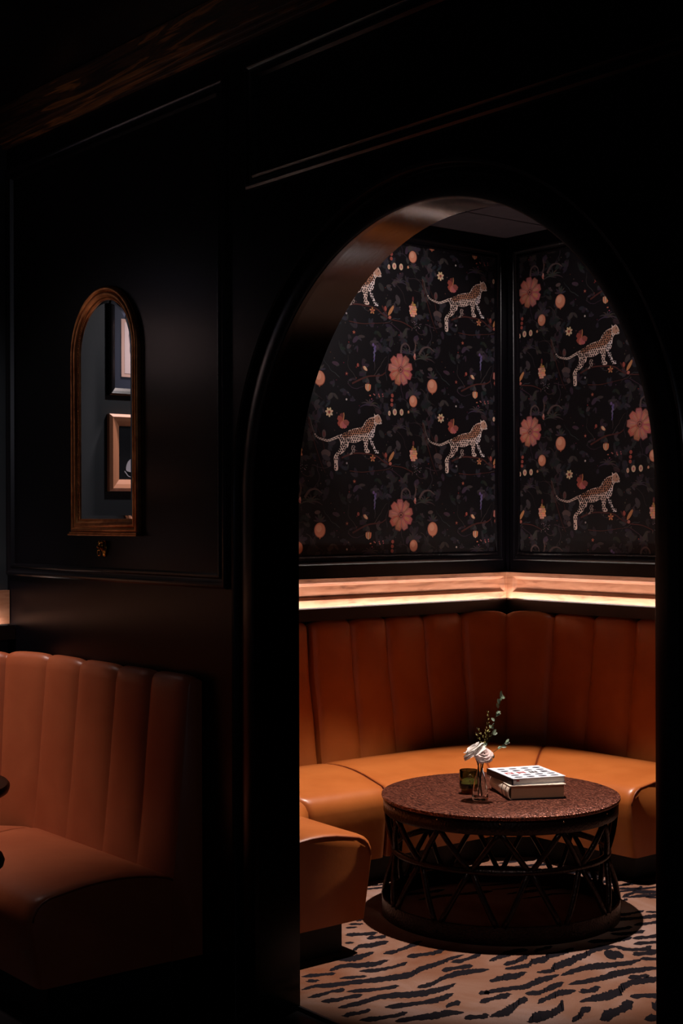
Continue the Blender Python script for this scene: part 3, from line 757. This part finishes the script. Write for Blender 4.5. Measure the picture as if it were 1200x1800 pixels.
# ------------------------------------------------------------------ books
pages_tan = mat('aged_page_edges', (186, 150, 118), .8)
pg = N(pages_tan, 'ShaderNodeTexWave'); pg.bands_direction = 'Z'; pg.inputs['Scale'].default_value = 260; pg.inputs['Distortion'].default_value = 1
tc = N(pages_tan, 'ShaderNodeTexCoord'); L(pages_tan, tc.outputs['Object'], pg.inputs['Vector'])
L(pages_tan, ramp(pages_tan, pg.outputs['Fac'], [(0, (150, 116, 88)), (1, (196, 160, 128))]).outputs[0], bsdf(pages_tan).inputs['Base Color'])
pages_w = mat('white_page_edges', (205, 200, 198), .7)
cream = mat('cream_cloth_cover', (222, 200, 180), .7); bump(cream, noise_setup(cream, (1, 1, 1), 500, 2).outputs[0], .2, .001)
brownl = mat('brown_band', (74, 46, 34), .6); navy = mat('navy_spine', (20, 22, 34), .55)
whitec = mat('white_gloss_cover', (226, 226, 234), .38); ink_d = mat('dark_print', (22, 26, 44), .5); ink_r = mat('red_print', (160, 40, 36), .5); ink_k = mat('black_print', (16, 14, 16), .5)
# lower book: local x = spine -> fore edge (.221), local y = depth (.239), z up
t = thing('book', 'thick cream book with banded spine lying under the white book', 'book', (-3.748, 3.791, ZTT), math.atan2(.194, .106))
def boardbm(x0, y0, z0, x1, y1, z1): b = bmesh.new(); box(b, x0, y0, z0, x1, y1, z1, .0012); return b
link_mesh('cover_board', boardbm(.004, -.003, .0005, .222, .242, .0045), navy, t)
link_mesh('cover_board', boardbm(.004, -.003, .049, .222, .242, .053), cream, t)
bm = bmesh.new(); box(bm, .012, .002, .0045, .215, .237, .049); link_mesh('page_block', bm, pages_tan, t)
bm = bmesh.new(); n = 12; ra = []
for y in (-.003, .242):
    ra.append([bm.verts.new((.014 - .016*math.sin(PI*i/n) , y, .0265 - .0262*math.cos(PI*i/n))) for i in range(n+1)] + [bm.verts.new((.014 - .013*math.sin(PI*i/n), y, .0265 - .023*math.cos(PI*i/n))) for i in range(n, -1, -1)])
m2 = len(ra[0])
for i in range(m2): bm.faces.new((ra[0][i], ra[0][(i+1) % m2], ra[1][(i+1) % m2], ra[1][i]))
for i in range(n):
    for rr in ra: bm.faces.new((rr[i], rr[i+1], rr[m2-2-i], rr[m2-1-i]))
link_mesh('spine', bm, cream, t, True, 50)
for y in (.030, .075):
    bm = bmesh.new(); tube(bm, [(.014-.0165*math.sin(PI*i/n), y, .0265-.0268*math.cos(PI*i/n)) for i in range(n+1)], .0016, 6); link_mesh('spine_band', bm, brownl, t, True)
# upper book
t = thing('book', 'white hardcover with dark oval motifs and navy spine, on top of the pair', 'book', (-3.743, 3.806, ZTT+.0535), math.atan2(.200, .078))
bookU = t
link_mesh('cover_board', boardbm(.002, -.002, .0002, .217, .235, .0028), whitec, t)
link_mesh('cover_board', boardbm(.002, -.002, .0222, .217, .235, .0246), whitec, t)
bm = bmesh.new(); box(bm, .006, .001, .0028, .213, .232, .0222); link_mesh('page_block', bm, pages_w, t)
link_mesh('spine', boardbm(-.001, -.002, .0002, .004, .235, .0246), navy, t)
bm = bmesh.new()
def oval(cx, cy, rx, ry, mi):
    vs = [bm.verts.new((cx+rx*math.cos(2*PI*i/18), cy+ry*math.sin(2*PI*i/18), .0249)) for i in range(18)]; bm.faces.new(vs).material_index = mi
for j, y in enumerate((.022, .062, .150, .192)):
    for i in range(4): oval(.036+i*.049+(j % 2)*.004, y, .0165, .0100, 0)
GL = {0: [(0,0,1,.25),(0,.75,1,1),(0,0,.25,1),(.7,.3,1,.7)], 1: [(0,0,.25,1),(.75,0,1,1),(0,.4,1,.62),(0,.8,1,1)], 2: [(0,0,.25,1),(.35,0,.6,1),(.75,0,1,1),(0,0,1,.2)], 3: [(0,0,.25,1),(0,0,1,.22),(0,.4,.8,.6),(0,.8,1,1)]}
for i in range(4):
    bx, by = .020+i*.049, .090
    for q, (a, b, c, d) in enumerate(GL[i]):
        vs = [bm.verts.new((bx+x*.032, by+y*.030, .0250+.0001*q)) for x, y in ((a, b), (c, b), (c, d), (a, d))]
        bm.faces.new(vs).material_index = (1, 1, 2, 0)[i]
vs = [bm.verts.new((x, .0008, z)) for x, z in ((.018, .013), (.030, .013), (.030, .018), (.018, .018))]; bm.faces.new(vs).material_index = 1
bmesh.ops.recalc_face_normals(bm, faces=bm.faces[:])
link_mesh('cover_print', bm, [ink_d, ink_r, ink_k], t)

# ------------------------------------------------------------------ glass things
def glass(name, tint, rough=0.0, ior=1.45):
    m = mat(name, (255, 255, 255), rough); b = bsdf(m)
    b.inputs['Transmission Weight'].default_value = 1.0; b.inputs['IOR'].default_value = ior; b.inputs['Base Color'].default_value = tint
    return m
clear = glass('clear_glass', (0.96, 0.98, 0.97, 1)); olive = glass('dark_olive_glass', (0.30, 0.30, 0.10, 1), .05)
wax = mat('ivory_wax', (62, 58, 30), .6)
VX, VY = -3.820, 3.717
t = thing('bud_vase', 'small clear conical glass bud vase holding white flowers on the coffee table', 'vase', (VX, VY, ZTT))
bm = bmesh.new()
lathe(bm, [(0, .0006), (.029, .0006), (.031, .004), (.0305, .012), (.026, .045), (.018, .085), (.0115, .112), (.0105, .125), (.0125, .140), (.0150, .147), (.0142, .1475), (.0110, .139), (.0088, .125), (.0098, .112), (.0160, .085), (.0240, .045), (.0280, .014), (.026, .009), (0, .011)], 40)
link_mesh('vase_body', bm, clear, t, True)
t = thing('candle_glass', 'dark olive glass candle holder beside the bud vase', 'candle holder', (-3.942, 3.776, ZTT))
bm = bmesh.new()
lathe(bm, [(0, .0006), (.028, .0006), (.029, .003), (.029, .016), (.0338, .020), (.0348, .026), (.0348, .086), (.0340, .088), (.0322, .086), (.0320, .026), (.030, .022), (0, .021)], 48)
link_mesh('glass_cup', bm, olive, t, True, 60)
bm = bmesh.new(); lathe(bm, [(0, .0225), (.0308, .0225), (.0308, .038), (0, .038)], 40); link_mesh('candle', bm, wax, t, True, 40)
gp = mat('gilt_print', (190, 186, 150), .3, .6)
bm = bmesh.new()
fa = -PI/4 + .18     # side facing the room
def onc(u, v): a = fa + u/.0352; return (.0352*math.cos(a), .0352*math.sin(a), v)
def cst(pts, r=.0006): tube(bm, [onc(*p) for p in pts], r, 5)
cst([(.010*math.cos(q*PI/8), .066+.0045*math.sin(q*PI/8)) for q in range(17)])
cst([(.006*math.cos(q*PI/6), .070+.0055*math.sin(q*PI/6)) for q in range(7)])
cst([(-.004, .067), (0, .064), (.004, .067)])
for v in (.052, .048): cst([(-.005, v), (.005, v)], .0008)
cst([(-.003, .047), (-.003, .054)], .0008); cst([(.003, .044), (.003, .054)], .0008)
cst([(-.007, .036), (-.003, .034), (.002, .036), (.006, .034)])
link_mesh('emblem', bm, gp, t, True)

# ------------------------------------------------------------------ flowers in the vase
def petal_mat(name, rgb):
    m = mat(name, rgb, .6); tr = N(m, 'ShaderNodeBsdfTranslucent'); tr.inputs[0].default_value = srgb(rgb)
    mx = N(m, 'ShaderNodeMixShader'); mx.inputs[0].default_value = .45; out = m.node_tree.nodes['Material Output']
    L(m, bsdf(m).outputs[0], mx.inputs[1]); L(m, tr.outputs[0], mx.inputs[2]); L(m, mx.outputs[0], out.inputs[0]); return m
pw = petal_mat('white_petal', (252, 244, 238)); pk = petal_mat('blush_petal', (250, 228, 222)); stem_m = mat('dark_stem', (34, 52, 26), .6)
leaf_g = mat('grey_green_leaf', (126, 142, 116), .5); fern_m = mat('olive_needle', (168, 150, 78), .7); sepal = mat('sepal_green', (26, 40, 20), .7)
RF = random.Random(3)
def petal_patch(bm, c, axis, az, tilt, ln, wd, cup, ruff=0.0, base=.004):
    """one curved petal leaving centre c; axis = flower axis"""
    ax = Vector(axis).normalized(); a = Vector((0, 0, 1)) if abs(ax.z) < .9 else Vector((1, 0, 0)); X = ax.cross(a).normalized(); Y = ax.cross(X)
    rad = X*math.cos(az)+Y*math.sin(az); tan = ax.cross(rad); nu, nv = 5, 5; G = []
    for i in range(nu+1):
        f = i/nu; th = tilt*(.35+.65*f)            # opening angle grows along the petal
        row = []
        for j in range(nv+1):
            g = j/nv*2-1; w = wd*(.25+.95*math.sin(PI*min(.93, f*.62+.18)))*.62
            p = Vector(c) + rad*(base + ln*f*math.sin(th)) + ax*(ln*f*math.cos(th)) + tan*(g*w) - rad*(cup*g*g*w*.8) + ax*(ruff*RF.uniform(-1, 1)*f)
            row.append(bm.verts.new(p))
        G.append(row)
    for i in range(nu):
        for j in range(nv): bm.faces.new((G[i][j], G[i+1][j], G[i+1][j+1], G[i][j+1]))
def flower(name, label, head, axis, layers, pmat, ruff, foot):
    t = thing(name, label, 'flower', foot)
    o = Vector(foot); h = Vector(head)-o
    bm = bmesh.new()
    for n_, tilt, ln, wd, cup in layers:
        for q in range(n_):
            petal_patch(bm, h, axis, 2*PI*q/n_+RF.uniform(-.2, .2)+n_, tilt+RF.uniform(-.1, .1), ln*RF.uniform(.88, 1.08), wd, cup, ruff)
    ob = link_mesh('petals', bm, pmat, t, True)
    pass
    bm = bmesh.new(); a = Vector(axis).normalized()
    tube(bm, [(0, 0, 0), tuple(h*.45+Vector((0, 0, .01))), tuple(h - a*.018), tuple(h-a*.002)], [.0022, .0024, .003, .0045], 7)
    for q in range(9):
        petal_patch(bm, h - a*.018 - Vector((0, 0, .003*(q % 3))), (0, 0, 1), q*.7, .9, .016, .007, .3, 0, .001)
    link_mesh('stem', bm, stem_m, t, True)
    bm = bmesh.new()
    for q in range(6): petal_patch(bm, h-a*.006, axis, 2*PI*q/6, 1.2, .018, .006, .3, 0, .002)
    link_mesh('sepals', bm, sepal, t, True)
    return t
fz = ZTT+.014
flower('rose', 'open white rose drooping left over the rim of the bud vase', (-3.832, 3.704, .630), (-.45, -.45, .95),
       [(3, .2, .026, .020, .9), (4, .5, .034, .032, .8), (5, .9, .041, .042, .5), (5, 1.25, .046, .046, .3), (5, 1.6, .044, .046, .2)], pw, .0008, (VX+.006, VY+.004, fz))
flower('carnation', 'pale pink carnation facing forward at the right of the white rose', (-3.790, 3.708, .624), (.45, -.40, .75),
       [(6, .2, .018, .012, .5), (8, .55, .023, .014, .4), (10, .9, .027, .016, .3), (12, 1.3, .031, .018, .2), (12, 1.6, .031, .018, .1)], pk, .0022, (VX-.006, VY-.004, fz))
# needle sprig
t = thing('rosemary_sprig', 'upright olive green needle-leaved sprig standing behind the white flowers', 'sprig', (VX, VY+.006, fz))
bm = bmesh.new(); bmn = bmesh.new()
o = Vector(t.location); camR = Vector((.6258, .78, 0))
main = [Vector((0, 0, 0)), Vector((.0, -.004, .10)), Vector((.006, .004, .17)) , Vector((.014, .014, .235)), Vector((.018, .020, .312))]
main = [Vector(p) for p in catmull([tuple(p) for p in main], 6, False)]
tube(bm, main, .0010, 5)
def needles(pts, ln):
    for i in range(1, len(pts)-1):
        t_ = (pts[i+1]-pts[i-1]).normalized()
        for q in range(3):
            a = RF.uniform(0, 2*PI); x = t_.cross(Vector((0, 1, 0))).normalized(); y = t_.cross(x)
            d = (t_*.75 + (x*math.cos(a)+y*math.sin(a))*.5).normalized()*ln*RF.uniform(.7, 1.2)
            tube(bmn, [pts[i], pts[i]+d*.5, pts[i]+d], [.0010, .0011, .0004], 4)
needles(main[12:], .011)
for f_, sd, ln in ((13, -1, .055), (13, 1, .050), (15, 1, .065), (15, -1, .05), (17, 1, .045)):
    b0 = main[f_]; br = [b0 + camR*sd*(.020*s+.010*s*s) + Vector((0, 0, ln*s)) for s in (0, .25, .5, .75, 1)]
    tube(bm, br, .0007, 4); needles(br, .010)
link_mesh('stem', bm, stem_m, t, True); link_mesh('needles', bmn, fern_m, t, True)
# eucalyptus
t = thing('eucalyptus_sprig', 'tall thin eucalyptus sprig with round grey leaves arching right from the vase', 'sprig', (VX+.004, VY+.004, fz))
bm = bmesh.new(); bml = bmesh.new()
def leaf(bml, p, d, ln, wd, nrm):
    d = d.normalized(); s = d.cross(nrm).normalized(); n_ = s.cross(d); L_ = []; R2 = []; M_ = []
    for i in range(6):
        f = i/5; w = wd*math.sin(PI*min(1, f*.94+.03))**.7
        M_.append(bml.verts.new(p+d*ln*f - n_*.0)); L_.append(bml.verts.new(p+d*ln*f+s*w+n_*w*.25)); R2.append(bml.verts.new(p+d*ln*f-s*w+n_*w*.25))
    for i in range(5): bml.faces.new((L_[i], L_[i+1], M_[i+1], M_[i])); bml.faces.new((M_[i], M_[i+1], R2[i+1], R2[i]))
base_w = Vector(t.location)
def rel(sx, z): # sideways from the vase as seen, absolute height
    return Vector((VX, VY, 0)) + camR*sx + Vector((0, 0, z)) - base_w
arms = [([rel(0, .48), rel(.006, .60), rel(.020, .655), rel(.046, .700), rel(.056, .755), rel(.070, .800), rel(.078, .838)],
         [(.38, -.006, -.001), (.5, .012, .018), (.5, .02, .004), (.58, -.012, .006), (.66, -.010, .010), (.72, .02, .013), (.74, .022, .020), (.82, -.004, .016), (.88, -.006, .014), (.93, .008, .010), (.97, .006, .016), (1.0, .012, -.004), (1.0, .0, .016)]),
        ([rel(0, .48), rel(.010, .59), rel(.040, .625), rel(.070, .648), rel(.096, .668)],
         [(.55, .004, -.014), (.72, .012, .010), (.82, .022, .0), (.95, .020, .006), (1.0, .012, .016)])]
for pts, lv in arms:
    pp = [Vector(p) for p in catmull([tuple(p) for p in pts], 8, False)]; tube(bm, pp, .0009, 5)
    for f, dx, dz in lv:
        i = min(len(pp)-1, int(f*(len(pp)-1))); d = camR*dx + Vector((0, 0, dz)) + Vector((RF.uniform(-.004, .004), RF.uniform(-.004, .004), 0))
        leaf(bml, pp[i], d, .019*RF.uniform(.8, 1.2), .0062*RF.uniform(.8, 1.2), Vector((.6+RF.uniform(-.5, .5), -.6, .6)))
link_mesh('stem', bm, stem_m, t, True); link_mesh('leaves', bml, leaf_g, t, True)

# ------------------------------------------------------------------ arched mirror
t = thing('arched_mirror', 'tall narrow arched wall mirror in a bronze gilt frame on the black wall', 'mirror', (-4.408, YF, 1.44))
mx0, mx1, mz0, mz1 = -4.408-.230, -4.408+.230, 1.452, 2.305
mr = (mx1-mx0)/2; mcz = mz1-mr; mcx = -4.408
def arch_path(ins, n=40):
    r = mr-ins
    return [(mcx-r, mz0+ins), (mcx+r, mz0+ins)] + [(mcx+r*math.cos(PI*i/n), mcz+r*math.sin(PI*i/n)) for i in range(n+1)]
def rel_map(u, v, w): p = map_front(u, v, w); return (p[0]+4.408, p[1]-YF, p[2]-1.44)
bm = bmesh.new()
sweep(bm, arch_path(0), [(0.0, .001), (-.001, .014), (.002, .020), (.008, .023), (.014, .020), (.017, .015), (.021, .019), (.026, .021), (.032, .018), (.035, .013), (.038, .010), (.044, .0095), (.046, .008), (.046, .003)], rel_map)
link_mesh('frame', bm, brass, t, True, 60)
bm = bmesh.new(); box(bm, -.240, -.028, .0, .240, -.001, .006, .002); box(bm, -.234, -.025, .006, .234, -.001, .0125, .002)
link_mesh('frame_sill', bm, brass, t)
bm = bmesh.new()
def beads(ins, w, step, r):
    P = arch_path(ins, 60); P = P[1:] + P[:1]
    acc = 0; i = 0; cur = Vector(P[0])
    for a, b in zip(P, P[1:]):
        a, b = Vector(a), Vector(b); l_ = (b-a).length; d_ = step-acc
        while d_ <= l_:
            p = a.lerp(b, d_/l_); q = rel_map(p.x, p.y, w)
            bmesh.ops.create_icosphere(bm, subdivisions=1, radius=r, matrix=Matrix.Translation(q)); d_ += step
        acc = l_-(d_-step)
beads(.040, .0105, .0072, .0027); link_mesh('bead_border', bm, brass, t, True)
bm = bmesh.new(); beads(-.0005, .009, .0078, .0026); link_mesh('bead_border', bm, brass, t, True)
bm = bmesh.new()
ip = arch_path(.045, 40)
bm.faces.new([bm.verts.new(rel_map(u, v, .0075)) for u, v in arch_path(.058, 40)])
sweep(bm, ip, [(0.0, .0050), (.0135, .0075)], rel_map)
link_mesh('mirror_glass', bm, mirror_m, t)
bm = bmesh.new(); bm.faces.new([bm.verts.new(rel_map(u, v, .003)) for u, v in arch_path(.01, 40)]); link_mesh('backing', bm, kick, t)
# ornament below
t = thing('wall_ornament', 'small gold cast ornament fixed to the wall just below the mirror', 'ornament', (-4.424, YF, 1.385))
bm = bmesh.new()
def ball(c, r, s=(1, 1, 1)):
    bmesh.ops.create_uvsphere(bm, u_segments=12, v_segments=8, radius=1, matrix=Matrix.Translation(c) @ Matrix.Diagonal((r*s[0], r*s[1], r*s[2], 1)))
ball((0, -.014, .020), .014, (1, .9, 1.1)); ball((-.010, -.016, .032), .006); ball((.010, -.016, .032), .006); ball((0, -.026, .016), .007, (1, 1, .8)); ball((0, -.004, .01), .017, (1, .3, 1.7))
for q in range(7): a = q*PI/3; ball((.013*math.cos(a), -.008, .018+.015*math.sin(a)), .0042)
link_mesh('head', bm, gold, t, True)
bm = bmesh.new(); torus(bm, .010, 0, .0022, 24, 8); bmesh.ops.rotate(bm, cent=(0, 0, 0), matrix=Matrix.Rotation(PI/2, 3, 'X'), verts=bm.verts[:]); bmesh.ops.translate(bm, vec=(0, -.024, -.004), verts=bm.verts[:])
link_mesh('ring', bm, gold, t, True)

# ------------------------------------------------------------------ pictures on the booth's west wall, seen in the mirror
def picture(label, y0, z0, y1, z1, fw_, fd, fm, mats_, parts, mat_w=0.0):
    t = thing('framed_picture', label, 'picture', (XW, (y0+y1)/2, z0))
    cy_, cz_ = (y0+y1)/2, z0
    mp_ = lambda u, v, w: (w+.002, u-cy_, v-cz_)
    bm = bmesh.new(); sweep(bm, rect(y0, z0, y1, z1), [(0, 0), (0, fd*.7), (fw_*.25, fd), (fw_*.6, fd*.8), (fw_, fd*.45), (fw_, .004)], mp_)
    link_mesh('frame', bm, fm, t)
    bm = bmesh.new(); bm.faces.new([bm.verts.new(mp_(u, v, .006)) for u, v in rect(y0+fw_*.9, z0+fw_*.9, y1-fw_*.9, z1-fw_*.9)])
    link_mesh('mount', bm, mats_, t)
    for nm, m_, w, polys in parts:
        bm = bmesh.new()
        for P in polys:
            V = [Vector((u, v, 0)) for u, v in P]; vs = [bm.verts.new(mp_(u, v, w)) for u, v in P]
            for tr in tessellate_polygon([V]): bm.faces.new([vs[q] for q in tr])
        link_mesh(nm, bm, m_, t)
    return t
paper_p = mat('blush_print_paper', (214, 176, 164), .7); paper_l = mat('pale_print_paper', (226, 204, 204), .7); inkg = mat('grey_wash', (110, 98, 110), .7)
blk_fr = mat('black_frame_lacquer', (12, 10, 12), .3); blu = mat('midnight_mount', (36, 44, 66), .6); tanfr = mat('tan_wood_frame', (186, 128, 96), .45); photo_b = mat('dark_photo', (20, 20, 24), .35); pale_f = mat('photo_pale', (190, 188, 200), .5)
picture('black framed picture with midnight blue mount, upper one reflected in the mirror', 1.56, 2.005, 2.036, 2.62, .030, .022, blk_fr, blu,
        [('print_border', paper_p, .008, [rect(1.64, 2.083, 1.975, 2.322)]), ('print', paper_l, .0085, [rect(1.655, 2.098, 1.960, 2.308)]),
         ('ink_wash', inkg, .009, [catmull([(1.938, 2.27), (1.90, 2.275), (1.80, 2.25), (1.82, 2.18), (1.90, 2.175), (1.932, 2.18), (1.935, 2.22)], 3), rect(1.90, 2.135, 1.925, 2.155)])])
picture('dark photograph in a wide tan wooden frame, lower one reflected in the mirror', 1.68, 1.612, 2.038, 1.928, .048, .028, tanfr, photo_b,
        [('pale_figure', pale_f, .0085, [catmull([(1.955, 1.70), (1.945, 1.735), (1.915, 1.755), (1.900, 1.775), (1.885, 1.76), (1.87, 1.70), (1.89, 1.685), (1.93, 1.69)], 3)]), ('pale_mark', pale_f, .0085, [rect(1.905, 1.845, 1.917, 1.872)]),
         ('curl', pale_f, .009, [stroke([(1.962, 1.695), (1.945, 1.675), (1.925, 1.668), (1.92, 1.68)], .002, .0015)])])
picture('small pale framed print hanging lowest, its top edge reflected at the mirror foot', 1.62, 1.285, 1.990, 1.492, .022, .020, tanfr, paper_l, [])

# ------------------------------------------------------------------ outer bistro table and stool at the left edge
dkw = wood('espresso_wood', [(0.3, (34, 18, 13)), (0.7, (56, 30, 20))], 3.0, 0.35, (1.5, 8, 1))
t = thing('bistro_table', 'round dark wood table whose rim enters at the left edge before the booth', 'table', (-3.922, 1.556, 0))
bm = bmesh.new(); lathe(bm, [(0, .722), (.285, .722), (.297, .726), (.301, .736), (.301, .744), (.296, .750), (0, .750)], 72); link_mesh('tabletop', bm, dkw, t, True, 50)
bm = bmesh.new(); lathe(bm, [(0, .71), (.12, .71), (.12, .722), (0, .722)], 32); lathe(bm, [(0, .03), (.028, .03), (.026, .71), (0, .71)], 24); link_mesh('column', bm, kick, t, True, 50)
bm = bmesh.new(); lathe(bm, [(0, .001), (.10, .001), (.10, .016), (.05, .026), (0, .031)], 48); link_mesh('base', bm, kick, t, True, 50)
t = thing('stool', 'black round padded stool tucked under the table at the left edge', 'stool', (-3.735, 1.638, 0))
bm = bmesh.new(); lathe(bm, [(0, .535), (.115, .535), (.128, .545), (.132, .560), (.126, .575), (.11, .583), (0, .586)], 48); link_mesh('seat', bm, kick, t, True, 50)
bm = bmesh.new(); lathe(bm, [(0, .02), (.018, .02), (.018, .535), (0, .535)], 20); link_mesh('column', bm, iron, t, True, 50)
bm = bmesh.new(); lathe(bm, [(0, .001), (.09, .001), (.09, .010), (.03, .020), (0, .021)], 40); link_mesh('base', bm, iron, t, True, 50)
